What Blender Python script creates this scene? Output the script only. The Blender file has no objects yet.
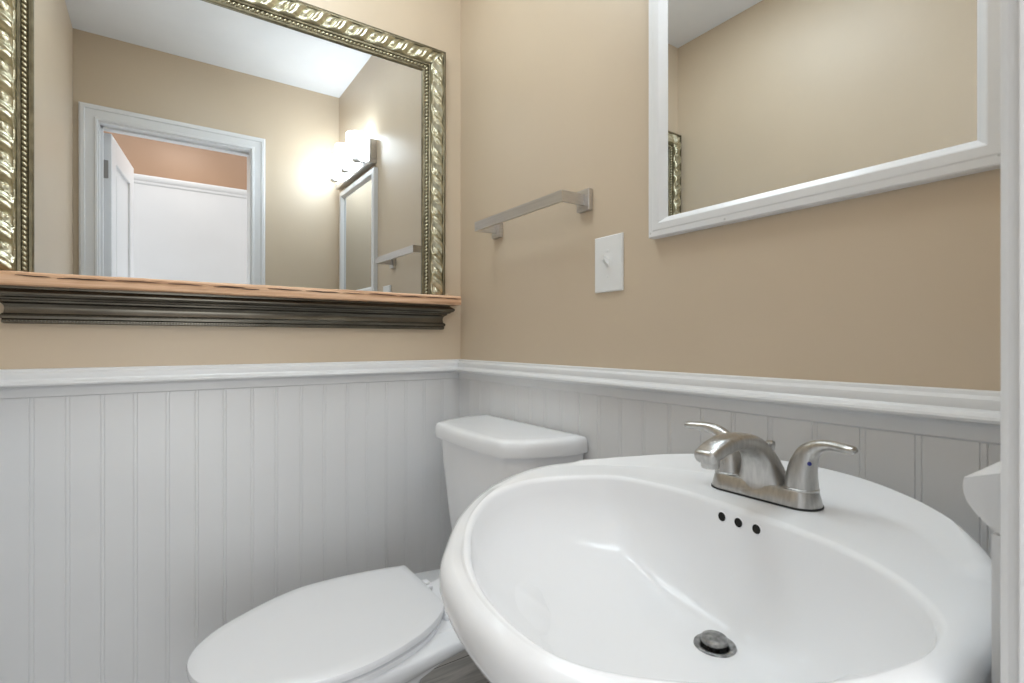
import bpy, bmesh, math, random
from mathutils import Vector, Matrix
random.seed(7)
S = bpy.context.scene
COL = S.collection
PI = math.pi

# ------------------------------------------------------------------ camera, world, light, exposure
cam_d = bpy.data.cameras.new('camera')
cam = bpy.data.objects.new('camera', cam_d)
COL.objects.link(cam)
cam_d.sensor_width = 36.0
cam_d.lens = 516.0 / 1024.0 * 36.0
cam_d.clip_start = 0.02
cam_d.dof.use_dof = True
cam_d.dof.focus_distance = 1.25
cam_d.dof.aperture_fstop = 9.0
cam.location = (-0.883, -1.614, 1.02)
cam.rotation_euler = (PI / 2, 0, -math.atan2(0.5646, 0.8254))
S.camera = cam

S.view_settings.view_transform = 'Standard'
S.view_settings.look = 'None'
S.view_settings.gamma = 1.0
S.view_settings.exposure = 0.18
S.view_settings.use_curve_mapping = False

world = bpy.data.worlds.new('world')
S.world = world
world.use_nodes = True
world.node_tree.nodes['Background'].inputs[0].default_value = (0.93, 0.96, 1.0, 1)
world.node_tree.nodes['Background'].inputs[1].default_value = 1.55


def area_light(name, loc, rot, sx, sy, power, color=(1, 1, 1)):
    d = bpy.data.lights.new(name, 'AREA')
    d.shape = 'RECTANGLE'
    d.size, d.size_y = sx, sy
    d.energy = power
    d.color = color
    o = bpy.data.objects.new(name, d)
    COL.objects.link(o)
    o.location = loc
    o.rotation_euler = rot
    return o


VANITY = 24.0                     # emission of the frosted vanity shades
area_light('ceiling_fill_light', (-0.60, -0.52, 2.435), (0, 0, 0), 0.50, 0.50, 7.2, (.82, .935, 1.0))  # added fill under the ceiling, no fixture; lifts walls, deck and tank lid
area_light('hall_low_fill_light', (-0.85, -2.62, 0.72), (PI / 2, 0, 0), 1.2, 1.1, 14, (.90, .96, 1.0))  # added fill low in the hall, no window there; shines in through the doorway
area_light('hall_top_fill_light', (-0.75, -2.2, 2.40), (0, 0, 0), 0.30, 0.30, 3, (1.0, 0.90, 0.80))  # unseen hall ceiling light, added because the vanity light alone is too weak


# ------------------------------------------------------------------ materials
def mat(name, col, rough=0.5, metal=0.0, coat=0.0, emis=None, emis_s=0.0, aniso=0.0, spec=0.5):
    m = bpy.data.materials.new(name)
    m.use_nodes = True
    b = m.node_tree.nodes['Principled BSDF']
    b.inputs['Base Color'].default_value = (*col, 1)
    b.inputs['Roughness'].default_value = rough
    b.inputs['Metallic'].default_value = metal
    b.inputs['Coat Weight'].default_value = coat
    b.inputs['Coat Roughness'].default_value = 0.05
    b.inputs['Anisotropic'].default_value = aniso
    b.inputs['Specular IOR Level'].default_value = spec
    if emis:
        b.inputs['Emission Color'].default_value = (*emis, 1)
        b.inputs['Emission Strength'].default_value = emis_s
    return m


def nodes(m):
    return m.node_tree.nodes, m.node_tree.links, m.node_tree.nodes['Principled BSDF']


def add_noise(m, scale, c1, c2, detail=4, stretch=(1, 1, 1), bump=0.0, rough=None, lo=0.35, hi=0.65):
    n, l, b = nodes(m)
    tc = n.new('ShaderNodeTexCoord')
    mp = n.new('ShaderNodeMapping')
    mp.inputs['Scale'].default_value = stretch
    l.new(tc.outputs['Object'], mp.inputs['Vector'])
    nz = n.new('ShaderNodeTexNoise')
    nz.inputs['Scale'].default_value = scale
    nz.inputs['Detail'].default_value = detail
    l.new(mp.outputs['Vector'], nz.inputs['Vector'])
    r = n.new('ShaderNodeValToRGB')
    r.color_ramp.elements[0].position = lo
    r.color_ramp.elements[1].position = hi
    r.color_ramp.elements[0].color = (*c1, 1)
    r.color_ramp.elements[1].color = (*c2, 1)
    l.new(nz.outputs['Fac'], r.inputs['Fac'])
    l.new(r.outputs['Color'], b.inputs['Base Color'])
    if bump:
        bp = n.new('ShaderNodeBump')
        bp.inputs['Strength'].default_value = bump
        bp.inputs['Distance'].default_value = 0.002
        l.new(nz.outputs['Fac'], bp.inputs['Height'])
        l.new(bp.outputs['Normal'], b.inputs['Normal'])
    if rough:
        mr = n.new('ShaderNodeMapRange')
        mr.inputs['To Min'].default_value = rough[0]
        mr.inputs['To Max'].default_value = rough[1]
        l.new(nz.outputs['Fac'], mr.inputs['Value'])
        l.new(mr.outputs['Result'], b.inputs['Roughness'])
    return m


M = {}
M['beige'] = add_noise(mat('beige_wall_paint', (.5, .38, .25), .42), 3.0, (.59, .480, .354), (.61, .497, .368), bump=.03)
M['peach'] = add_noise(mat('peach_hall_paint', (.6, .3, .17), .38), 3.0, (.41, .255, .162), (.43, .268, .170), bump=.03)
M['white'] = add_noise(mat('white_trim_paint', (.8, .8, .8), .35), 5.0, (.735, .735, .74), (.755, .755, .76), bump=.02)
M['ceil'] = add_noise(mat('white_ceiling_paint', (.8, .8, .82), .8), 8.0, (.80, .81, .83), (.82, .83, .85), bump=.03)
M['porcelain'] = mat('glazed_white_porcelain', (.85, .855, .87), .10, spec=.17)
M['vitreous'] = mat('white_vitreous_china', (.88, .885, .90), .13, coat=.25)
M['plastic'] = mat('white_seat_plastic', (.83, .83, .845), .25)
M['plate'] = mat('white_switch_plastic', (.80, .80, .79), .35)
M['nickel'] = add_noise(mat('brushed_nickel', (.5, .48, .45), .3, 1.0, aniso=.4), 45, (.44, .43, .415), (.53, .52, .50),
                        stretch=(5, 5, .7), rough=(.24, .36), detail=5)
M['barnickel'] = add_noise(mat('satin_nickel', (.5, .47, .45), .35, 1.0), 40, (.56, .54, .52), (.63, .61, .59),
                           stretch=(1, .1, 6), rough=(.30, .40), detail=5)
M['chrome'] = add_noise(mat('dull_chrome', (.4, .4, .4), .25, 1.0), 120, (.20, .20, .20), (.42, .42, .41), rough=(.25, .45))
M['hole'] = mat('hole_shade_dark', (.012, .011, .009), .9)  # near-black colour stands in for the shade inside holes
M['rubber'] = mat('dark_gasket', (.03, .03, .03), .7)
M['leaf'] = add_noise(mat('champagne_silver_leaf', (.66, .63, .48), .26, 1.0), 60, (.47, .445, .325), (.62, .59, .45), rough=(.28, .38))
M['bronze'] = add_noise(mat('antique_bronze_band', (.2, .18, .12), .35, .85), 40, (.15, .132, .085), (.22, .195, .13), rough=(.3, .45))
M['bead'] = mat('champagne_bead', (.52, .48, .35), .3, 1.0)
M['pewter'] = add_noise(mat('dark_pewter_moulding', (.1, .095, .085), .4, .85), 50, (.105, .094, .076), (.15, .136, .110),
                        stretch=(.2, 1, 1), rough=(.20, .30))
M['glass'] = mat('silvered_mirror_glass', (.70, .72, .73), .0, 1.0)
M['shade'] = mat('frosted_lamp_glass', (.9, .9, .9), .5, emis=(.79, .905, 1.0), emis_s=VANITY)
M['blue'] = mat('blue_cold_mark', (.02, .03, .22), .4)
M['steel'] = mat('dull_steel_hinge', (.3, .29, .28), .4, 1.0)
M['screw'] = mat('painted_screw_head', (.55, .55, .55), .4)

# raw wood of the ledge: grain along x, dark splits
m = mat('raw_pine_edge', (.6, .4, .25), .6)
n, l, b = nodes(m)
tc = n.new('ShaderNodeTexCoord'); mp = n.new('ShaderNodeMapping'); mp.inputs['Scale'].default_value = (2.2, 30, 60)
l.new(tc.outputs['Object'], mp.inputs['Vector'])
nz = n.new('ShaderNodeTexNoise'); nz.inputs['Scale'].default_value = 1.6; nz.inputs['Detail'].default_value = 6
l.new(mp.outputs['Vector'], nz.inputs['Vector'])
r = n.new('ShaderNodeValToRGB')
for p, c in ((.30, (.38, .20, .11)), (.45, (.62, .37, .22)), (.60, (.74, .48, .31)), (.75, (.82, .58, .40))):
    if p == .30: e = r.color_ramp.elements[0]; e.position = p
    elif p == .75: e = r.color_ramp.elements[-1]; e.position = p
    else: e = r.color_ramp.elements.new(p)
    e.color = (*c, 1)
l.new(nz.outputs['Fac'], r.inputs['Fac'])
l.new(r.outputs['Color'], b.inputs['Base Color'])
M['pine'] = m
M['crack'] = mat('dark_wood_split', (.06, .03, .018), .8)

# grey brown plank floor
m = mat('grey_plank_floor', (.2, .18, .16), .45)
n, l, b = nodes(m)
tc = n.new('ShaderNodeTexCoord'); mp = n.new('ShaderNodeMapping'); mp.inputs['Scale'].default_value = (1, 1, 1)
l.new(tc.outputs['Object'], mp.inputs['Vector'])
br = n.new('ShaderNodeTexBrick')
br.inputs['Scale'].default_value = 1.0
br.inputs['Brick Width'].default_value = .9
br.inputs['Row Height'].default_value = .15
br.inputs['Mortar Size'].default_value = .0015
br.inputs['Color1'].default_value = (.52, .475, .43, 1)
br.inputs['Color2'].default_value = (.40, .36, .32, 1)
br.inputs['Mortar'].default_value = (.05, .04, .035, 1)
l.new(mp.outputs['Vector'], br.inputs['Vector'])
mp2 = n.new('ShaderNodeMapping'); mp2.inputs['Scale'].default_value = (1.2, 9, 1)
l.new(tc.outputs['Object'], mp2.inputs['Vector'])
nz = n.new('ShaderNodeTexNoise'); nz.inputs['Scale'].default_value = 3; nz.inputs['Detail'].default_value = 7; nz.inputs['Distortion'].default_value = 1.2
l.new(mp2.outputs['Vector'], nz.inputs['Vector'])
mx = n.new('ShaderNodeMix'); mx.data_type = 'RGBA'; mx.blend_type = 'OVERLAY'; mx.inputs['Factor'].default_value = .8
l.new(br.outputs['Color'], mx.inputs['A']); l.new(nz.outputs['Fac'], mx.inputs['B'])
hs = n.new('ShaderNodeHueSaturation'); hs.inputs['Saturation'].default_value = .85
l.new(mx.outputs['Result'], hs.inputs['Color'])
l.new(hs.outputs['Color'], b.inputs['Base Color'])
M['floor'] = m


# ------------------------------------------------------------------ mesh helpers
def finish(name, bm, material, parent=None, loc=None, smooth=True, angle=35, **props):
    bmesh.ops.recalc_face_normals(bm, faces=bm.faces)
    me = bpy.data.meshes.new(name)
    bm.to_mesh(me)
    bm.free()
    mats = material if isinstance(material, (list, tuple)) else [material]
    for mm in mats:
        me.materials.append(mm)
    if smooth:
        me.polygons.foreach_set('use_smooth', [True] * len(me.polygons))
        me.set_sharp_from_angle(angle=math.radians(angle))
    o = bpy.data.objects.new(name, me)
    COL.objects.link(o)
    if parent is not None:
        # geometry is written in world coordinates; keep it there under the parent
        root = Vector((0, 0, 0))
        p = parent
        while p is not None:
            root += p.location
            p = p.parent
        me.transform(Matrix.Translation(-root))
        o.parent = parent
    elif loc is not None:
        me.transform(Matrix.Translation(-Vector(loc)))
        o.location = loc
    for k, v in props.items():
        o[k] = v
    return o


def thing(name, label, cat, loc, group=None):
    o = bpy.data.objects.new(name, None)
    o.empty_display_size = .05
    COL.objects.link(o)
    o.location = loc
    o['label'] = label
    o['category'] = cat
    if group:
        o['group'] = group
    return o


def box(bm, a, b_, bev=0.0, seg=2, mi=0):
    x0, x1 = sorted((a[0], b_[0])); y0, y1 = sorted((a[1], b_[1])); z0, z1 = sorted((a[2], b_[2]))
    vs = [bm.verts.new(p) for p in ((x0, y0, z0), (x1, y0, z0), (x1, y1, z0), (x0, y1, z0),
                                    (x0, y0, z1), (x1, y0, z1), (x1, y1, z1), (x0, y1, z1))]
    fs = [bm.faces.new([vs[i] for i in q]) for q in
          ((3, 2, 1, 0), (4, 5, 6, 7), (0, 1, 5, 4), (1, 2, 6, 5), (2, 3, 7, 6), (3, 0, 4, 7))]
    for f in fs:
        f.material_index = mi
    if bev:
        es = list({e for f in fs for e in f.edges})
        bmesh.ops.bevel(bm, geom=es, offset=bev, segments=seg, profile=.5, affect='EDGES')
    return bm


def loft(bm, rings, cap0=True, cap1=True, closed=True, mi=0):
    rr = [[bm.verts.new(p) for p in r_] for r_ in rings]
    nn = len(rr[0])
    for a, b_ in zip(rr, rr[1:]):
        for i in range(nn if closed else nn - 1):
            j = (i + 1) % nn
            f = bm.faces.new((a[i], a[j], b_[j], b_[i]))
            f.material_index = mi
    if cap0:
        bm.faces.new(list(reversed(rr[0]))).material_index = mi
    if cap1:
        bm.faces.new(rr[-1]).material_index = mi
    return bm


def circle(c, r_, nrm, n_=24, ry=None):
    nrm = Vector(nrm).normalized()
    up = Vector((0, 0, 1)) if abs(nrm.z) < .9 else Vector((1, 0, 0))
    u = up.cross(nrm).normalized()
    v = nrm.cross(u)
    ry = r_ if ry is None else ry
    return [Vector(c) + u * r_ * math.cos(2 * PI * i / n_) + v * ry * math.sin(2 * PI * i / n_) for i in range(n_)]


def lathe(bm, c, axis, prof, n_=28, cap0=True, cap1=True, mi=0):
    ax = Vector(axis).normalized()
    return loft(bm, [circle(Vector(c) + ax * h, max(r_, 1e-5), ax, n_) for r_, h in prof], cap0, cap1, mi=mi)


def superell(cx, cy, z, a, b_, e=2.0, n_=64):
    out = []
    for i in range(n_):
        t = 2 * PI * i / n_
        c, s = math.cos(t), math.sin(t)
        out.append(Vector((cx + a * math.copysign(abs(c) ** (2 / e), c), cy + b_ * math.copysign(abs(s) ** (2 / e), s), z)))
    return out


def smooth3(t):
    t = max(0., min(1., t))
    return t * t * (3 - 2 * t)


def catmull(pts, per=8, closed=False):
    out = []
    n_ = len(pts)
    P = [Vector(p) for p in pts]
    rng = range(n_) if closed else range(n_ - 1)
    for i in rng:
        if closed:
            p0, p1, p2, p3 = P[i - 1], P[i], P[(i + 1) % n_], P[(i + 2) % n_]
        else:
            p0, p1, p2, p3 = P[max(i - 1, 0)], P[i], P[i + 1], P[min(i + 2, n_ - 1)]
        for k in range(per):
            t = k / per
            out.append(.5 * ((2 * p1) + (-p0 + p2) * t + (2 * p0 - 5 * p1 + 4 * p2 - p3) * t * t + (-p0 + 3 * p1 - 3 * p2 + p3) * t ** 3))
    if not closed:
        out.append(P[-1])
    return out


# ------------------------------------------------------------------ room constants
XL = -1.212          # left wall
YF = -1.538          # front wall (the one with the doorway)
H = 2.445            # ceiling
RAIL_T = .957        # top of chair rail
WAIN = .895          # top of beadboard
JX0, JX1 = -1.116, -.475   # door opening
JH = 2.035
YH = YF - .117       # hall side of front wall
HALL = -2.66         # far hall wall
STRUCT = dict(kind='structure')

# ------------------------------------------------------------------ shell
bm = bmesh.new(); box(bm, (-2.3, HALL - .1, -.08), (.9, .12, 0)); finish('floor', bm, M['floor'], smooth=False, **STRUCT)
bm = bmesh.new(); box(bm, (XL - .12, YF - .05, H), (.12, .12, H + .08)); finish('ceiling', bm, M['ceil'], smooth=False, **STRUCT)
bm = bmesh.new(); box(bm, (XL - .12, 0, 0), (.12, .12, H)); finish('wall_back', bm, M['beige'], smooth=False, **STRUCT)
bm = bmesh.new(); box(bm, (0, 0, 0), (.12, YF, H)); finish('wall_right', bm, M['beige'], smooth=False, **STRUCT)
bm = bmesh.new(); box(bm, (XL - .12, 0, 0), (XL, YF, H)); finish('wall_left', bm, M['beige'], smooth=False, **STRUCT)
bm = bmesh.new()
box(bm, (XL - .12, YF, 0), (JX0 - .02, YH, H)); box(bm, (JX1 + .02, YF, 0), (.12, YH, H)); box(bm, (JX0 - .02, YF, JH + .02), (JX1 + .02, YH, H))
finish('wall_front', bm, M['beige'], smooth=False, **STRUCT)
bm = bmesh.new(); box(bm, (-2.3, HALL, 0), (.9, HALL - .1, 2.6)); finish('wall_hall', bm, M['peach'], smooth=False, **STRUCT)


# beadboard wainscot: one panel per wall, beads cut into the profile
def bead_profile(length, grooves, d0):
    """(s, d) polyline: s along the wall, d proud of it"""
    pts = [(0, d0)]
    for g in sorted(grooves):
        if g < .012 or g > length - .012:
            continue
        pts += [(g - .0050, d0), (g - .0038, d0 - .0014), (g - .0024, d0 - .0001),
                (g + .0024, d0 - .0001), (g + .0038, d0 - .0014), (g + .0050, d0)]
    pts.append((length, d0))
    return pts


def wainscot(name, fn, length, grooves, d0=.012, z0=0.0, z1=WAIN + .004):
    bm = bmesh.new()
    prof = bead_profile(length, grooves, d0)
    prof = [(0, 0)] + prof + [(length, 0)]
    loft(bm, [[Vector((*fn(s, d), z)) for s, d in prof] for z in (z0, z1)])
    return finish(name, bm, M['white'], smooth=False, **STRUCT)


gl = [1.125, 1.062, .997, .932, .865, .801, .736, .668, .606, .538, .472, .403, .340, .278, .212, .147, .080]
wainscot('trim_1', lambda s, d: (-s, -d), -XL, gl)
gr = [.09 + .0692 * i - .003 for i in range(21)]
gr = [g for g in gr if g < .95] + [.995, 1.061, 1.130, 1.204, 1.272, 1.341, 1.410, 1.478]
gr = [g for i, g in enumerate(sorted(gr)) if i == 0 or g - sorted(gr)[i - 1] > .04]
wainscot('trim_2', lambda s, d: (-d, -s), -YF, gr)
wainscot('trim_3', lambda s, d: (XL + d, -s), -YF, [.07 * i for i in range(1, 22)])
wainscot('trim_4', lambda s, d: (-s, YF + d), -(JX1 + .079), [.07, .14, .21, .28, .34], d0=.034, z1=.8835)

# chair rail: moulded cap, ledge and undercut
RP = [(0, .890), (.0135, .890), (.017, .893), (.018, .900), (.0185, .911), (.021, .9150), (.034, .9170), (.040, .9190), (.0415, .923), (.040, .9265), (.036, .9285), (.027, .9305),
      (.0245, .934), (.026, .941), (.0245, .9465), (.019, .950), (.0165, .951), (.0155, .9555), (.013, .957), (0, .957)]


def rail(name, fn, s0, s1, cap=True, prof=RP):
    bm = bmesh.new()
    rings = [[Vector((*fn(s0(d) if callable(s0) else s0, d), z)) for d, z in prof],
             [Vector((*fn(s1(d) if callable(s1) else s1, d), z)) for d, z in prof]]
    loft(bm, rings, cap, cap)
    return finish(name, bm, M['white'], angle=28, **STRUCT)


rail('trim_5', lambda s, d: (-s, -d), lambda d: d, lambda d: -XL - d)
rail('trim_6', lambda s, d: (-d, -s), lambda d: d, lambda d: -YF - d)
rail('trim_7', lambda s, d: (XL + d, -s), lambda d: d, -YF - .016)
rail('trim_8', lambda s, d: (-s, YF + d), lambda d: d, -(JX1 + .0785), prof=[(0, .882), (.031, .885), (.037, .890), (.044, .898), (.0485, .906), (.0500, .914), (.0490, .9205), (.030, .9275), (.0245, .934), (.024, .9465), (.0155, .951), (.013, .957), (0, .957)])

# baseboards
BP = [(0, 0), (.024, 0), (.024, .085), (.021, .095), (.015, .10), (.013, .115), (.010, .12), (0, .12)]
rail('baseboard_back', lambda s, d: (-s, -d), lambda d: d, lambda d: -XL - d, prof=BP)
rail('baseboard_right', lambda s, d: (-d, -s), lambda d: d, -YF - .036, prof=BP)
rail('baseboard_left', lambda s, d: (XL + d, -s), lambda d: d, -YF - .016, prof=BP)

# doorway: jamb lining and mitred casing on the bathroom side
bm = bmesh.new()
yj0, yj1 = YF + .004, YH - .004
box(bm, (JX0 - .02, yj0, 0), (JX0, yj1, JH)); box(bm, (JX1, yj0, 0), (JX1 + .02, yj1, JH)); box(bm, (JX0 - .02, yj0, JH), (JX1 + .02, yj1, JH + .02))
box(bm, (JX0, YF - .045, 0), (JX0 + .010, YF - .080, JH)); box(bm, (JX0, YF - .045, JH - .010), (JX1, YF - .080, JH))
finish('trim_9', bm, M['white'], smooth=False, **STRUCT)
CP = [(0, 0), (0, .010), (.002, .0135), (.006, .0145), (.011, .0140), (.014, .0105), (.020, .0100), (.036, .0125), (.046, .0135),
      (.049, .0175), (.056, .0190), (.063, .0185), (.066, .0150), (.069, .0150), (.0705, 0)]


def casing(name, ysgn, yw):
    bm = bmesh.new()
    rev = .005
    rings = []
    for x0, z0, sx, sz in ((JX0 - rev, 0, -1, 0), (JX0 - rev, JH + rev, -1, 1), (JX1 + rev, JH + rev, 1, 1), (JX1 + rev, 0, 1, 0)):
        rings.append([Vector((x0 + sx * o, yw + ysgn * d, z0 + sz * o)) for o, d in CP])
    loft(bm, rings, True, True)
    return finish(name, bm, M['white'], angle=28, **STRUCT)


casing('trim_10', 1, YF)
casing('trim_11', -1, YH)

# hall: tall white panelled lower wall with a moulding on top
bm = bmesh.new(); box(bm, (-2.3, HALL, 0), (.9, HALL + .012, 2.035)); finish('trim_12', bm, M['white'], smooth=False, **STRUCT)
HP = [(0, 2.030), (.014, 2.030), (.020, 2.037), (.022, 2.050), (.030, 2.058), (.034, 2.070), (.034, 2.082), (.028, 2.090), (0, 2.092)]
bm = bmesh.new()
loft(bm, [[Vector((x, HALL + d, z)) for d, z in HP] for x in (-2.3, .9)])
finish('trim_13', bm, M['white'], angle=28, **STRUCT)

# hall door, standing open into the hall, hinged at the left jamb
dw, dt = .61, .035
door = thing('door_1', '', 'door', (JX0 + .004, YH - .008, .008))
for k in ('label', 'category'):
    del door[k]
door['kind'] = 'structure'
bm = bmesh.new()
# local: length along +u (into the hall), thickness along v
PX0, PX1 = .11, dw - .11
def dbox(u0, u1, v0, v1, z0, z1, bev=.002):
    box(bm, (u0, v0, z0), (u1, v1, z1), bev, 1)
dbox(0, .11, 0, dt, 0, 2.02); dbox(dw - .11, dw, 0, dt, 0, 2.02)
for z0, z1 in ((0, .22), (.92, 1.06), (1.90, 2.02)):
    dbox(.11, dw - .11, 0, dt, z0, z1)
for z0, z1 in ((.22, .92), (1.06, 1.90)):
    dbox(.11, dw - .11, .012, dt - .012, z0, z1)
    dbox(.15, dw - .15, .006, dt - .006, z0 + .04, z1 - .04, .008)
ang = math.radians(-83.5)
bm.transform(Matrix.Translation(door.location) @ Matrix.Rotation(ang, 4, 'Z'))
finish('door_slab', bm, M['white'], door, smooth=False)
for zc in (.25, 1.85):
    bm = bmesh.new()
    box(bm, (JX0 - .001, YH + .030, zc - .045), (JX0 + .002, YH - .008, zc + .045), .0008, 1)
    box(bm, (JX0 + .004, YH - .0085, zc - .045), (JX0 + .036, YH - .0055, zc + .045), .0008, 1)
    lathe(bm, (JX0 + .003, YH - .013, zc - .048), (0, 0, 1), [(.004, -.003), (.006, 0), (.006, .096), (.004, .099)], 12)
    finish('hinge', bm, M['steel'], door, angle=40)

# ------------------------------------------------------------------ ornate wall mirror
GX0, GX1 = -1.121, -.1555          # glass edges
GZ0, GZ1 = 1.178, 1.928
om = thing('ornate_mirror', 'large wall mirror in a champagne leaf-carved frame standing on the wooden ledge', 'mirror', (-.64, -.012, GZ0))
bm = bmesh.new()
box(bm, (GX0 - .006, -.004, GZ0 + .001), (GX1 + .006, -.0125, GZ1 + .006))
finish('mirror_glass', bm, M['glass'], om, smooth=False)


def leaf_h(u, v):
    """height of the carved acanthus strip, u across (0 inner, 1 outer), v along in periods"""
    arch = max(0., math.sin(PI * u)) ** .5
    h = .0035 * arch
    sh = .30 * math.sin(PI * (u - .5)) + .10 * math.sin(2 * PI * u)
    p = (v - sh) % 1.0
    if p < .66:                                       # the big curled leaf
        q = p / .66
        dome = math.sin(PI * q) ** .55
        h += .0140 * dome * (.45 + .55 * arch)
        h -= .0035 * math.exp(-((q - .55) / .09) ** 2) * max(0., 1 - abs(u - .45) / .40)      # midrib
        h += .0012 * math.cos(2 * PI * (q * 3.0)) * arch
    else:                                             # the narrow tongue between two leaves
        q = (p - .66) / .34
        k = smooth3((u - .25) / .25)
        h += .0060 * math.sin(PI * q) ** .8 * (.15 + .85 * k) * arch
    # continuous thin rib along the inner edge
    h += .004 * math.exp(-((u - .07) / .05) ** 2)
    return h


PER = .067
LEAN = math.radians(0.4)


def frame_side(name, p0, p1, out, m0, m1, flip=False):
    """one length of frame from p0 to p1 at the glass edge; out = outward direction; m0/m1 = mitre slopes at the ends"""
    p0, p1, out = Vector(p0), Vector(p1), Vector(out)
    ax = (p1 - p0).normalized()

    def at(w, depth, s):      # s in 0..1 along
        a = p0 + out * w - ax * (w * m0)
        b_ = p1 + out * w + ax * (w * m1)
        q = a.lerp(b_, s)
        q.y = -depth
        return q
    # flat bronze body
    prof = [(-.001, .012), (-.001, .016), (.002, .0185), (.007, .0190), (.0085, .0165), (.010, .0155), (.0195, .0155), (.021, .0195), (.0265, .0205),
            (.0270, .018), (.073, .018), (.0745, .0225), (.078, .0235), (.084, .020), (.0885, .012), (.0885, .001), (-.001, .001)]
    bm = bmesh.new()
    loft(bm, [[at(w, d, s) for w, d in prof] for s in (0, 1)])
    body = finish(name, bm, M['bronze'], om, angle=30)
    # carved strip
    L = (p1 - p0).length
    nu = 22
    nv = int(L / PER * 40)
    bm = bmesh.new()
    rows = []
    for j in range(nv + 1):
        s = j / nv
        row = []
        for i in range(nu + 1):
            u = i / nu
            w = .0272 + u * .0455
            q = at(w, 0, s)
            dist = (q - p0).dot(ax) / PER
            hh = leaf_h(u, -dist if flip else dist)
            q.y = -(.0195 + hh)
            row.append(bm.verts.new(q))
        rows.append(row)
    for a, b_ in zip(rows, rows[1:]):
        for i in range(nu):
            bm.faces.new((a[i], a[i + 1], b_[i + 1], b_[i]))
    for row in (rows[0], rows[-1]):
        pass
    # close the strip to the body along its two long edges
    for i in (0, nu):
        lo = [bm.verts.new((r_[i].co.x, -.0175, r_[i].co.z)) for r_ in rows]
        for k in range(nv):
            bm.faces.new((rows[k][i], rows[k + 1][i], lo[k + 1], lo[k]))
    finish('leaf_carving', bm, M['leaf'], body, angle=60)
    # rope beading: slanted beads
    bm = bmesh.new()
    pb = .0118
    w = .0148
    a = at(w, .0165, 0); e = at(w, .0165, 1)
    nb = int((e - a).length / pb)
    for k in range(nb):
        c = a.lerp(e, (k + .5) / nb)
        dirn = (ax * .75 + out * .66 * (1 if not flip else 1)).normalized()
        oth = dirn.cross(Vector((0, -1, 0))).normalized()
        rings = []
        for t, rr in ((-1, .12), (-.75, .66), (-.3, .96), (.3, .96), (.75, .66), (1, .12)):
            cc = c + dirn * (.0068 * t)
            rings.append([cc + oth * (.0036 * rr * math.cos(2 * PI * q / 8)) + Vector((0, -1, 0)) * (.0042 * rr * math.sin(2 * PI * q / 8)) for q in range(8)])
        loft(bm, rings)
    finish('rope_beading', bm, M['bead'], body, angle=70)
    return body


frame_side('frame_top', (GX0, 0, GZ1), (GX1, 0, GZ1), (0, 0, 1), 1, 1)
frame_side('frame_stile', (GX1, 0, GZ0 + .001), (GX1, 0, GZ1), (1, 0, 0), 0, 1, flip=True)
frame_side('frame_stile', (GX0, 0, GZ0 + .001), (GX0, 0, GZ1), (-1, 0, 0), 0, 1)

om.rotation_euler.x = LEAN

# ------------------------------------------------------------------ ledge under the mirror
led = thing('mirror_ledge', 'raw pine ledge on a dark pewter moulding under the large ornate mirror', 'shelf', (-.61, 0, 1.06))
LY = -.056
bm = bmesh.new()
nx = 120
rows = []
rnd = random.Random(3)
ph = [rnd.uniform(0, 6.3) for _ in range(6)]
def wob(x, k): return .0005 * math.sin(x * 23 + ph[k]) + .0004 * math.sin(x * 61 + ph[k + 1]) + .0004 * math.sin(x * 140 + ph[k + 2])
for i in range(nx + 1):
    x = -1.196 + i / nx * (1.196 - .028)
    f = LY + wob(x, 0)
    zt, zb = 1.1755 + wob(x, 1) * .6, 1.1445 + wob(x, 2) * .6
    rows.append([Vector((x, -.0005, zb)), Vector((x, f + .003, zb)), Vector((x, f, zb + .003)), Vector((x, f - .0006, 1.160)), Vector((x, f + .0003, 1.1665)),
                 Vector((x, f + .001, zt - .003)), Vector((x, f + .004, zt)), Vector((x, -.0005, zt))])
loft(bm, rows)
plank = finish('plank', bm, M['pine'], led, angle=40)
# dark splits in the front edge
for x0, x1, zc, hgt in ((-1.145, -1.085, 1.1705, .0020), (-1.075, -.985, 1.1695, .0026), (-.97, -.88, 1.1700, .0014), (-.865, -.79, 1.1697, .0016), (-.765, -.690, 1.1692, .0034), (-.700, -.655, 1.1660, .0020),
                        (-.635, -.545, 1.1702, .0024), (-.535, -.440, 1.1700, .0028), (-.43, -.365, 1.1690, .0016), (-.35, -.26, 1.1703, .0020), (-.25, -.17, 1.1698, .0022), (-.16, -.10, 1.1700, .0016), (-.09, -.040, 1.1690, .0018)):
    bm = bmesh.new()
    k = 8
    ring = []
    for i in range(k + 1):
        t = i / k
        x = x0 + (x1 - x0) * t
        ring.append((x, zc - .0042 + wob(x, 1), 1.1 * hgt * math.sin(PI * min(1, max(0.02, t))) ** .5 * .5))
    top = [Vector((x, LY - .0022 + wob(x, 0), z + h_)) for x, z, h_ in ring]
    bot = [Vector((x, LY - .0022 + wob(x, 0), z - h_)) for x, z, h_ in ring]
    tb = [p + Vector((0, .004, 0)) for p in top]; bb = [p + Vector((0, .004, 0)) for p in bot]
    loft(bm, [[top[i], bot[i], bb[i], tb[i]] for i in range(k + 1)])
    finish('split', bm, M['crack'], plank, smooth=False)
MP = [(0, 1.061), (.016, 1.061), (.019, 1.063), (.0195, 1.069), (.018, 1.071), (.0215, 1.0725), (.0225, 1.078), (.0195, 1.083), (.0165, 1.0845), (.0155, 1.090),
      (.0150, 1.096), (.0158, 1.101), (.019, 1.106), (.026, 1.110), (.027, 1.114), (.034, 1.1155), (.036, 1.119), (.042, 1.1215), (.046, 1.126), (.046, 1.130),
      (.040, 1.135), (.034, 1.139), (.034, 1.1445), (0, 1.1445)]
xl0, xr0 = -1.155, -.0935
bm = bmesh.new()
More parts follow.
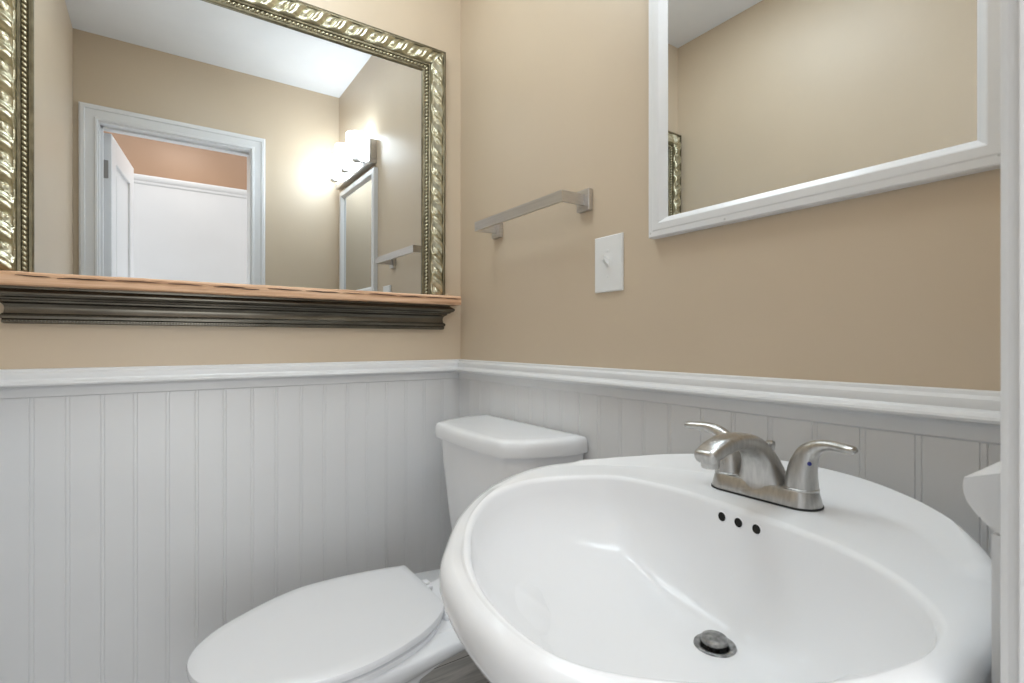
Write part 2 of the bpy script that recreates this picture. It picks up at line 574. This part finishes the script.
loft(bm, [[Vector((xl0 - d, -.0005, z)) for d, z in MP], [Vector((xl0 - d, -.0005 - d, z)) for d, z in MP],
          [Vector((xr0 + d, -.0005 - d, z)) for d, z in MP], [Vector((xr0 + d, -.0005, z)) for d, z in MP]])
mould = finish('moulding', bm, M['pewter'], led, angle=25)
bm = bmesh.new()
nb = 170
for k in range(nb):
    x = xl0 - .016 + (xr0 - xl0 + .032) * (k + .5) / nb
    bmesh.ops.create_icosphere(bm, subdivisions=1, radius=.0027, matrix=Matrix.Translation((x, -.0195, 1.0660)))
finish('bead_row', bm, M['pewter'], mould, angle=80)

# ------------------------------------------------------------------ white framed mirror
wm = thing('framed_mirror', 'white framed rectangular mirror hanging on the wall above the sink and light switch', 'mirror', (0, -1.156, 1.243))
A0, A1, B0, B1 = -.869, -1.443, 1.240, 1.858
FP = [(0, 0), (0, .019), (.002, .0215), (.012, .0215), (.0145, .0225), (.027, .0225), (.029, .0215), (.0405, .008), (.0405, 0)]
bm = bmesh.new()
corners = ((A0, B0, -1, 1), (A1, B0, 1, 1), (A1, B1, 1, -1), (A0, B1, -1, -1))
rings = [[Vector((-d - .0005, y + sy * o, z + sz * o)) for o, d in FP] for y, z, sy, sz in corners]
rings.append(rings[0])
loft(bm, rings, False, False)
bmesh.ops.remove_doubles(bm, verts=bm.verts, dist=1e-5)
finish('frame', bm, M['white'], wm, angle=20)
bm = bmesh.new(); box(bm, (-.002, A0 - .036, B0 + .036), (-.0075, A1 + .036, B1 - .036)); finish('mirror_glass', bm, M['glass'], wm, smooth=False)
for y, z in ((A0 - .007, B0 + .009), (-1.05, B0 + .006), (A1 + .016, B0 + .012)):
    bm = bmesh.new(); lathe(bm, (-.0205, y, z), (-1, 0, 0), [(.0022, 0), (.0022, .0018), (.001, .0022)], 12); finish('screw', bm, M['screw'], wm)

# ------------------------------------------------------------------ vanity light over it
vl = thing('vanity_light', 'satin nickel vanity light with glowing frosted shades above the white framed mirror', 'lamp', (0, -1.16, 1.94))
bm = bmesh.new(); box(bm, (-.0005, -.905, 1.904), (-.010, -1.455, 1.985), .002); finish('backplate', bm, M['barnickel'], vl)
bm = bmesh.new(); box(bm, (-.0005, -.888, 1.882), (-.036, -1.473, 1.904), .002); finish('rail', bm, M['barnickel'], vl)
for ya, yb in ((-.888, -.904), (-1.457, -1.473)):
    bm = bmesh.new(); box(bm, (-.0005, ya, 1.904), (-.036, yb, 2.000), .002); finish('end_bar', bm, M['barnickel'], vl)
for yc in (-1.000, -1.200, -1.405):
    bm = bmesh.new()
    lathe(bm, (-.064, yc, 1.925), (0, 0, 1), [(.020, 0), (.034, .004), (.044, .03), (.050, .075), (.052, .115), (.050, .12), (.030, .121)], 24)
    sh = finish('lamp_shade', bm, M['shade'], vl)
    bm = bmesh.new(); lathe(bm, (-.064, yc, 1.906), (0, 0, 1), [(.012, 0), (.021, .004), (.021, .020)], 20); box(bm, (-.008, yc - .009, 1.908), (-.060, yc + .009, 1.918), .002); finish('shade_holder', bm, M['barnickel'], sh)

# ------------------------------------------------------------------ towel bar
tb = thing('towel_bar', 'square satin nickel towel bar on the beige wall left of the light switch', 'towel bar', (0, -.452, 1.372))
bm = bmesh.new()
YB0, YB1, XB = -.246, -.660, -.086
z0, z1, tk = 1.3575, 1.3845, .0085
# one bent flat bar: arm, mitre, bar, mitre, arm
path = [(-.012, YB0, 1), (XB, YB0, 1), (XB, YB1, 1), (-.012, YB1, 1)]
inn = [(-.012, YB0 - tk), (XB + tk, YB0 - tk), (XB + tk, YB1 + tk), (-.012, YB1 + tk)]
loft(bm, [[Vector((p[0], p[1], z0)), Vector((p[0], p[1], z1)), Vector((q[0], q[1], z1)), Vector((q[0], q[1], z0))] for p, q in zip(path, inn)])
finish('bar', bm, M['barnickel'], tb, smooth=False)
for yc in (YB0 - .006, YB1 + .006):
    bm = bmesh.new(); box(bm, (-.0005, yc - .023, 1.344), (-.014, yc + .023, 1.397), .0012, 1); finish('wall_plate', bm, M['barnickel'], tb, smooth=False)

# ------------------------------------------------------------------ light switch
sw = thing('light_switch', 'white toggle light switch on the beige wall between towel bar and framed mirror', 'light switch', (0, -.733, 1.204))
yc, zc = -.7335, 1.2045
bm = bmesh.new()
def plate_ring(hw, hh, x): return [Vector((x, yc - hw, zc - hh)), Vector((x, yc + hw, zc - hh)), Vector((x, yc + hw, zc + hh)), Vector((x, yc - hw, zc + hh))]
loft(bm, [plate_ring(.0455, .0665, -.0005), plate_ring(.0455, .0665, -.0030), plate_ring(.0430, .0640, -.0062), plate_ring(.006, .013, -.0062)], True, True)
finish('plate', bm, M['plate'], sw, smooth=False)
bm = bmesh.new()
loft(bm, [[Vector((x, yc + sy * .0042, z)) for sy in (-1, 1)] + [Vector((x2, yc - sy * .0042, z2)) for sy in (-1, 1)] for x, z, x2, z2 in
          ((-.0062, zc + .011, -.0062, zc - .009), (-.013, zc + .0125, -.0115, zc - .001), (-.0225, zc + .0175, -.0215, zc + .0075))])
finish('toggle', bm, M['plate'], sw, smooth=False)
for dz in (-.030, .030):
    bm = bmesh.new(); lathe(bm, (-.006, yc, zc + dz), (-1, 0, 0), [(.0034, 0), (.0034, .0008), (.002, .0014)], 14); finish('screw', bm, M['plate'], sw)

# ------------------------------------------------------------------ toilet
TY = -.455
wc = thing('toilet', 'white toilet with closed lid standing in the corner beside the sink', 'toilet', (-.40, TY, 0))


def egg(z, xf, xb, w, wb, rb=.03, n_=40, flat=.55):
    """plan outline: round front at xf, squarer back at xb; w widest half width, wb half width at the back"""
    pts = []
    xm = xf + (xb - xf) * .44
    for i in range(n_ + 1):                       # front half, from +y round to -y
        t = PI / 2 + PI * i / n_
        c, s = math.cos(t), math.sin(t)
        pts.append(Vector((xm + (xm - xf) * math.copysign(abs(c) ** .92, c), TY + w * math.copysign(abs(s) ** .92, s), z)))
    side = []
    for i in range(1, 13):
        t = i / 12
        x = xm + (xb - rb - xm) * t
        side.append((x, w + (wb - w) * smooth3(t) * .6 + (wb - w) * t * .4))
    for x, yy in side:
        pts.append(Vector((x, TY - yy, z)))
    for i in range(1, 7):
        a = PI / 2 * i / 6
        pts.append(Vector((xb - rb + rb * math.sin(a), TY - (wb - rb + rb * math.cos(a)), z)))
    for i in range(0, 6):
        a = PI / 2 * (1 - i / 6)
        pts.append(Vector((xb - rb + rb * math.sin(a), TY + (wb - rb + rb * math.cos(a)), z)))
    for x, yy in reversed(side):
        pts.append(Vector((x, TY + yy, z)))
    return pts


bm = bmesh.new()
loft(bm, [egg(0.0, -.660, -.350, .104, .080), egg(.012, -.664, -.346, .108, .083), egg(.05, -.655, -.355, .096, .072), egg(.12, -.660, -.375, .090, .062),
          egg(.19, -.690, -.395, .098, .062), egg(.25, -.740, -.375, .126, .074), egg(.30, -.785, -.29, .156, .098), egg(.335, -.812, -.10, .177, .128),
          egg(.360, -.824, -.045, .194, .142), egg(.372, -.824, -.042, .196, .144), egg(.378, -.820, -.045, .192, .141)])
finish('bowl', bm, M['vitreous'], wc, angle=60)
LIDP = [(-.333, -.300), (-.385, -.287), (-.448, -.275), (-.524, -.269), (-.596, -.273), (-.657, -.293), (-.714, -.323), (-.776, -.363), (-.814, -.404), (-.834, -.442), (-.841, -.482),
        (-.833, -.530), (-.806, -.578), (-.752, -.624), (-.685, -.654), (-.612, -.667), (-.542, -.663), (-.460, -.639), (-.402, -.609), (-.362, -.574), (-.3365, -.540)]


def lid_ring(z, off):
    pts = catmull([(x, y, z) for x, y in LIDP], 5)
    # straight back edge closes the outline
    cx, cy = -.57, -.462
    out = []
    for p in pts:
        d = Vector((p.x - cx, p.y - cy, 0))
        out.append(Vector((p.x, p.y, z)) + d.normalized() * off)
    return out


bm = bmesh.new()
loft(bm, [lid_ring(.3785, -.012), lid_ring(.381, -.006), lid_ring(.391, -.005), lid_ring(.3955, -.010)])
finish('seat', bm, M['plastic'], wc, angle=50)
bm = bmesh.new()
loft(bm, [lid_ring(.3985, -.006), lid_ring(.401, -.001), lid_ring(.410, .0005), lid_ring(.4155, -.0015), lid_ring(.4185, -.009), lid_ring(.4200, -.03), lid_ring(.4212, -.09)])
lid = finish('seat_lid', bm, M['plastic'], wc, angle=40)
for dy in (-.075, .075):
    bm = bmesh.new()
    box(bm, (-.342, TY + dy - .022, .378), (-.300, TY + dy + .022, .392), .004, 3)
    lathe(bm, (-.333, TY + dy - .020, .396), (0, 1, 0), [(.007, 0), (.009, .002), (.009, .038), (.007, .040)], 16)
    box(bm, (-.318, TY + dy - .012, .390), (-.303, TY + dy + .012, .3985), .003, 2)
    finish('seat_hinge', bm, M['plastic'], wc, angle=40)


def rrect(x0, x1, y0, y1, z, r_, bow=0.0, k=8):
    pts = []
    for cx, cy, a0 in ((x1 - r_, y1 - r_, 0), (x0 + r_, y1 - r_, PI / 2), (x0 + r_, y0 + r_, PI), (x1 - r_, y0 + r_, 3 * PI / 2)):
        for i in range(k + 1):
            a = a0 + PI / 2 * i / k
            pts.append([cx + r_ * math.cos(a), cy + r_ * math.sin(a)])
        if abs(a0 - PI / 2) < .01:      # along the front, bowed outwards
            for i in range(1, 12):
                t = i / 12
                pts.append([x0, (y1 - r_) + (y0 - y1 + 2 * r_) * t])
    ym, hw = (y0 + y1) / 2, (y1 - y0) / 2
    out = []
    for x, y in pts:
        f = (x1 - x) / (x1 - x0)
        out.append(Vector((x - bow * f * (1 - ((y - ym) / hw) ** 2), y, z)))
    return out


# tank: bowed front with sides that flare towards the wall, body tapering downwards
TC = -.437
HALF = [(-.018, .240), (-.05, .240), (-.10, .235), (-.15, .222), (-.186, .2065), (-.2125, .188), (-.2265, .174), (-.2325, .155), (-.236, .115), (-.2395, .06), (-.2405, 0.0)]


def tank_ring(z, sx, sy, inset=0.0):
    pts = [Vector((x, h_, z)) for x, h_ in HALF]
    half = catmull(pts, 5)
    full = half + [Vector((p.x, -p.y, z)) for p in reversed(half[:-1])]
    out = []
    for p in full:
        x = -.018 + (p.x + .018) * sx
        y = p.y * sy
        c = Vector((-.10, 0, 0)); d = Vector((x + .10, y, 0))
        k = 1 - inset / max(d.length, 1e-4)
        x, y = -.10 + d.x * k, d.y * k
        out.append(Vector((min(x, -.0155), TC + y, z)))
    return out


bm = bmesh.new()
loft(bm, [tank_ring(.379, .72, .76, .012), tank_ring(.392, .77, .79), tank_ring(.55, .86, .86), tank_ring(.70, .92, .925), tank_ring(.7465, .93, .94)])
finish('tank', bm, M['vitreous'], wc, angle=40)
bm = bmesh.new()
loft(bm, [tank_ring(.747, 1, 1, .010), tank_ring(.7475, 1, 1, .002), tank_ring(.752, 1, 1, 0), tank_ring(.772, 1, 1, .001), tank_ring(.7805, 1, 1, .0025), tank_ring(.7850, 1, 1, .006),
          tank_ring(.7875, 1, 1, .012), tank_ring(.7885, 1, 1, .03), tank_ring(.7892, 1, 1, .08)])
finish('tank_lid', bm, M['vitreous'], wc, angle=50)

# ------------------------------------------------------------------ pedestal sink
SK = thing('pedestal_sink', 'white porcelain pedestal sink with a wide oval bowl under the framed mirror', 'sink', (-.30, -1.222, 0))
CC = (-.42, -1.212)
CREST = [(-.258, -1.0150), (-.2385, -1.115), (-.245, -1.215), (-.257, -1.300), (-.280, -1.373), (-.308, -1.419), (-.337, -1.450), (-.373, -1.474), (-.420, -1.484),
         (-.475, -1.476), (-.535, -1.453), (-.588, -1.418), (-.630, -1.376), (-.6515, -1.338), (-.6575, -1.302), (-.6565, -1.262), (-.6485, -1.212), (-.6290, -1.158),
         (-.6080, -1.118), (-.5800, -1.072), (-.5420, -1.026), (-.4960, -.985), (-.4470, -.9585), (-.3960, -.9485), (-.3450, -.9600), (-.2980, -.9840)]
DR = Vector((-.332, -1.240, .655))
contour = [(-.675, -1.300, .796), (-.6745, -1.266, .796), (-.6715, -1.230, .796), (-.664, -1.192, .796), (-.652, -1.150, .796), (-.636, -1.117, .796),
           (-.612, -1.083, .797), (-.578, -1.036, .797), (-.538, -.991, .797), (-.483, -.943, .798), (-.422, -.906, .799), (-.363, -.881, .800),
           (-.310, -.871, .801), (-.262, -.880, .803), (-.205, -.915, .807), (-.150, -.977, .815), (-.105, -1.045, .824), (-.062, -1.12, .828),
           (-.046, -1.215, .829), (-.060, -1.298, .827), (-.092, -1.364, .823), (-.128, -1.410, .818), (-.158, -1.440, .812), (-.190, -1.462, .807),
           (-.235, -1.482, .803), (-.30, -1.496, .800), (-.38, -1.500, .800), (-.46, -1.499, .800), (-.54, -1.484, .799), (-.60, -1.448, .798),
           (-.645, -1.395, .797), (-.666, -1.345, .796)]
cont = catmull(contour, 8, True)


def ray_poly(cx, cy, a, poly):
    dx, dy = math.cos(a), math.sin(a)
    best = None
    for i in range(len(poly)):
        p, q = poly[i], poly[(i + 1) % len(poly)]
        ex, ey = q.x - p.x, q.y - p.y
        den = dx * ey - dy * ex
        if abs(den) < 1e-12:
            continue
        t = ((p.x - cx) * ey - (p.y - cy) * ex) / den
        s = ((p.x - cx) * dy - (p.y - cy) * dx) / den
        if t > 0 and -1e-9 <= s <= 1 + 1e-9 and (best is None or t > best[0]):
            best = (t, p.z + (q.z - p.z) * s)
    return best


NA = 144
inner, outer = [], []
crest = catmull([(x, y, 0) for x, y in CREST], 10, True)
for k in range(NA):
    a = 2 * PI * k / NA
    rc, _ = ray_poly(CC[0], CC[1], a, crest)
    ro, zo = ray_poly(CC[0], CC[1], a, cont)
    inner.append((a, rc - min(.0085, (ro - rc) * .42))); outer.append((ro, zo))
DECK = .800
for _ in range(3):                # ease both outlines a little so the rim has no kinks
    ri_ = [(inner[k - 1][1] + 2 * inner[k][1] + inner[(k + 1) % NA][1]) / 4 for k in range(NA)]
    ro_ = [(outer[k - 1][0] + 2 * outer[k][0] + outer[(k + 1) % NA][0]) / 4 for k in range(NA)]
    zo_ = [(outer[k - 1][1] + 2 * outer[k][1] + outer[(k + 1) % NA][1]) / 4 for k in range(NA)]
    inner = [(inner[k][0], ri_[k]) for k in range(NA)]
    outer = [(ro_[k], zo_[k]) for k in range(NA)]
rings = []
DRR = .0235
# bowl from the drain up
for t in (0, .015, .04, .08, .14, .21, .29, .38, .47, .56, .64, .72, .79, .85, .90, .94, .97, .99):
    row = []
    for k in range(NA):
        a, ri = inner[k]
        e = Vector((CC[0] + ri * math.cos(a), CC[1] + ri * math.sin(a), 0))
        dv = Vector((e.x - DR.x, e.y - DR.y, 0))
        d0 = dv.normalized() * DRR
        p = Vector((DR.x, DR.y, 0)) + d0.lerp(dv, t)
        g = 1 - (1 - min(1, t) ** 2.3) ** (1 / 1.75)
        zr = DECK - .008
        row.append(Vector((p.x, p.y, DR.z + (zr - DR.z) * g + .010 * t * (1 - t))))
    rings.append(row)
# rim roll, deck, outer roll, apron
for spec in ('i0', 'i1', 'i2', 'i3') + tuple('d%d' % i for i in range(9)) + ('o0', 'o1', 'o2', 'o3', 'a0', 'a1', 'a2', 'a3', 'a4', 'a5', 'a6', 'a7'):
    row = []
    for k in range(NA):
        a, ri = inner[k]
        ro, zo = outer[k]
        gap = ro - ri
        w = min(.0085, gap * .24)        # rim roll width
        bk = max(0, min(1, (zo - .801) / .016))          # 1 on the raised back ledge, 0 on the front rim
        wo = min(.032 - .024 * bk, gap * .66)
        drop = min(.017 - .006 * bk, .004 + wo * .75)
        def zdeck(r_):
            lw = .028
            if math.cos(a) > .05:
                lw = max(lw, min(.09, ro - (-.116 - CC[0]) / math.cos(a)))
            rb = ro - lw
            return DECK + (zo - DECK) * max(0., min(1., (r_ - rb) / max(ro - wo - rb, 1e-4))) ** 1.5
        c = spec[0]; i = int(spec[1])
        if c == 'i':
            th = (0, .33, .66, .9)[i]
            r_ = ri + w * (1 - math.cos(th * PI / 2)); z = zdeck(ri + w) - .007 * (1 - math.sin(th * PI / 2))
        elif c == 'd':
            r_ = ri + w + (gap - w - wo) * i / 8; z = zdeck(r_)
        elif c == 'o':
            th = (.25, .5, .75, 1)[i]
            r_ = ro - wo + wo * math.sin(th * PI / 2); z = zdeck(ro - wo) - drop * (1 - math.cos(th * PI / 2))
        else:
            zt = zdeck(ro - wo) - drop
            dr, dz = ((.000, .010), (.003, .020), (.009, .030), (.020, .038), (.040, .047), (.075, .062), (.12, .085), (.16, .12))[i]
            r_ = ro - dr * min(1, ro / .24); z = zt - dz
            if i == 7:
                pass
        x, y = CC[0] + r_ * math.cos(a), CC[1] + r_ * math.sin(a)
        row.append(Vector((min(x, -.0135), y, z)))
    rings.append(row)
# underside narrows to the pedestal head
PC = (-.275, -1.222)
head = superell(PC[0], PC[1], .635, .10, .115, 2.4, NA)
# match angle order of the head to the rings
head = []
for k in range(NA):
    a = 2 * PI * k / NA
    head.append(Vector((PC[0] + .10 * math.cos(a), PC[1] + .115 * math.sin(a), .640)))
rings.append(head)
bm = bmesh.new()
loft(bm, rings, False, True)
basin = finish('basin', bm, M['porcelain'], SK, angle=75)
bm = bmesh.new()
loft(bm, [superell(PC[0], PC[1], z, a, b_, 2.5, 48) for z, a, b_ in ((0, .105, .125), (.02, .11, .13), (.05, .10, .115), (.10, .080, .090), (.30, .072, .080), (.50, .080, .090), (.60, .095, .108), (.6395, .10, .115))])
finish('pedestal', bm, M['porcelain'], SK, angle=60)
# drain with pop-up stopper
bm = bmesh.new()
lathe(bm, (DR.x, DR.y, DR.z - .020), (0, 0, 1), [(.016, .0), (.016, .018), (.0175, .0205), (.0225, .0225), (.0240, .0218), (.0245, .0195)], 32, True, False)
fl = finish('drain_flange', bm, M['chrome'], SK, angle=50)
bm = bmesh.new()
lathe(bm, (DR.x - .001, DR.y, DR.z - .010), (0, 0, 1), [(.006, -.006), (.006, .013), (.0135, .014), (.0155, .0155), (.0155, .0195), (.0140, .0212), (.007, .0222), (.001, .0224)], 28)
finish('stopper', bm, M['chrome'], fl, angle=35)
bm = bmesh.new()
lathe(bm, (DR.x, DR.y, DR.z - .010), (0, 0, 1), [(.0160, 0), (.0160, .004)], 24); finish('drain_throat', bm, M['hole'], fl)

# overflow holes (lip and painted dark disc) on the back wall of the bowl: find the surface by marching from the bowl axis
from mathutils.bvhtree import BVHTree
bm = bmesh.new(); loft(bm, rings, False, True)
bmesh.ops.recalc_face_normals(bm, faces=bm.faces)
BV = BVHTree.FromBMesh(bm)
for yy in (-1.1965, -1.2225, -1.2490):
    hit, nrm, _, _ = BV.ray_cast(Vector((-.42, yy, .782)), Vector((1, 0, 0)))
    if nrm.x > 0:
        nrm = -nrm
    b2 = bmesh.new()
    lathe(b2, hit, nrm, [(.0074, -.004), (.0074, .0002), (.0068, .0010), (.0060, .0007)], 22, False, False)
    rim = finish('overflow_hole', b2, M['porcelain'], SK, angle=60)
    b2 = bmesh.new()
    lathe(b2, hit, nrm, [(.0061, -.004), (.0061, .0006), (.0020, .0003)], 22, True, True)
    finish('hole_shade_disc', b2, M['hole'], rim, angle=60)  # flat dark disc in place of a shaded opening
bm.free()

# ------------------------------------------------------------------ faucet
FX, FY, FZ = -.172, -1.2095, .8005
fc = thing('faucet', 'brushed nickel two-handle faucet with arched spout on the back of the sink', 'faucet', (FX, FY, FZ))


def stadium(z, hl, hw, n_=14, cx=FX, cy=FY):
    pts = []
    for s in (1, -1):
        for i in range(n_ + 1):
            a = (0 if s > 0 else PI) + PI * i / n_
            pts.append(Vector((cx + hw * math.cos(a), cy + s * (hl - hw) + hw * math.sin(a), z)))
    return pts


bm = bmesh.new(); loft(bm, [stadium(FZ, .0785, .0275), stadium(FZ + .0025, .0785, .0275)]); finish('gasket', bm, M['rubber'], fc, angle=50)
bm = bmesh.new()
loft(bm, [stadium(FZ + .0025, .0775, .0268), stadium(FZ + .006, .0770, .0265), stadium(FZ + .0200, .0735, .0235), stadium(FZ + .0225, .072, .022), stadium(FZ + .0235, .0695, .0195)])
finish('base', bm, M['nickel'], fc, angle=35)


def sweep(path, n_=24, expo=3.0):
    """path rows: (point, across half width (y or given), normal half thickness); tangent by differences; side = given vector"""
    rings = []
    for i, (p, side, hw, ht) in enumerate(path):
        p = Vector(p)
        a = Vector(path[max(i - 1, 0)][0]); b_ = Vector(path[min(i + 1, len(path) - 1)][0])
        t = (b_ - a).normalized()
        s = Vector(side).normalized()
        nn = s.cross(t).normalized()
        ring = []
        for k in range(n_):
            th = 2 * PI * k / n_
            c, sn = math.cos(th), math.sin(th)
            ring.append(p + s * hw * math.copysign(abs(c) ** (2 / expo), c) + nn * ht * math.copysign(abs(sn) ** (2 / expo), sn))
        rings.append(ring)
    return rings


def interp_path(keys, per=6):
    pts = catmull([Vector((k[0], k[1], k[2])) for k in keys], per)
    rad = catmull([Vector((k[3], k[4], 0)) for k in keys], per)
    return pts, rad


sp = [(FX + .0005, FY, FZ + .003, .0400, .0278), (FX + .0008, FY, FZ + .014, .0370, .0262), (FX - .002, FY, FZ + .030, .0305, .0225), (FX - .009, FY, FZ + .050, .0245, .0180),
      (FX - .022, FY, FZ + .0680, .0200, .0145), (FX - .043, FY, FZ + .0805, .0178, .0124), (FX - .070, FY, FZ + .0850, .0170, .0112), (FX - .098, FY, FZ + .0835, .0170, .0108), (FX - .120, FY, FZ + .0780, .0165, .0104),
      (FX - .1355, FY, FZ + .0720, .0155, .0092)]
pts, rad = interp_path(sp, 5)
rr = sweep([(p, (0, 1, 0), r_.x, r_.y) for p, r_ in zip(pts, rad)], 32, 3.2)
# rounded nose
tdir = (pts[-1] - pts[-2]).normalized()
for k, sc in ((.003, .9), (.005, .7)):
    c = pts[-1] + tdir * k
    rr.append([c + (q - pts[-1]) * sc for q in rr[len(pts) - 1]])
bm = bmesh.new(); loft(bm, rr); spout = finish('spout', bm, M['nickel'], fc, angle=50)
bm = bmesh.new(); lathe(bm, (FX - .1250, FY, FZ + .0570), (0, 0, 1), [(.0085, .0015), (.0105, 0), (.0115, .003), (.0115, .016)], 24); finish('aerator', bm, M['nickel'], spout, angle=40)

for sgn in (-1, 1):
    hy = FY + sgn * .0525
    bm = bmesh.new()
    hk = [(FX, hy, FZ + .0255, .0205, .0205), (FX, hy + sgn * .0005, FZ + .040, .0190, .0188), (FX, hy + sgn * .003, FZ + .056, .0165, .0168), (FX, hy + sgn * .0095, FZ + .0715, .0135, .0135),
          (FX - .001, hy + sgn * .0205, FZ + .0815, .0110, .0095), (FX - .003, hy + sgn * .034, FZ + .0860, .0090, .0070), (FX - .006, hy + sgn * .048, FZ + .0866, .0088, .0062), (FX - .009, hy + sgn * .060, FZ + .0862, .0095, .0060),
          (FX - .0105, hy + sgn * .068, FZ + .0862, .0082, .0050)]
    pts, rad = interp_path(hk, 5)
    rr = sweep([(p, (1, 0, 0), r_.x, r_.y) for p, r_ in zip(pts, rad)], 24, 2.1)
    c = pts[-1] + (pts[-1] - pts[-2]).normalized() * .003
    rr.append([c + (q - pts[-1]) * .5 for q in rr[-1]])
    loft(bm, rr)
    hd = finish('handle', bm, M['nickel'], fc, angle=50)
    bm = bmesh.new(); lathe(bm, (FX, hy, FZ + .0215), (0, 0, 1), [(.0215, 0), (.0215, .003), (.0200, .0042)], 28); finish('handle_collar', bm, M['nickel'], hd, angle=40)
    if sgn < 0:
        bm = bmesh.new(); bmesh.ops.create_uvsphere(bm, u_segments=12, v_segments=8, radius=.0028, matrix=Matrix.Translation((FX - .0112, hy - .0158, FZ + .0600)))
        finish('cold_mark', bm, M['blue'], hd)
bm = bmesh.new()
lathe(bm, (FX + .033, FY + .009, FZ + .0035), (0, 0, 1), [(.0028, 0), (.0028, .049), (.0048, .052), (.0060, .058), (.0074, .064), (.0068, .0685), (.003, .0705)], 18)
finish('lift_rod', bm, M['nickel'], fc, angle=40)
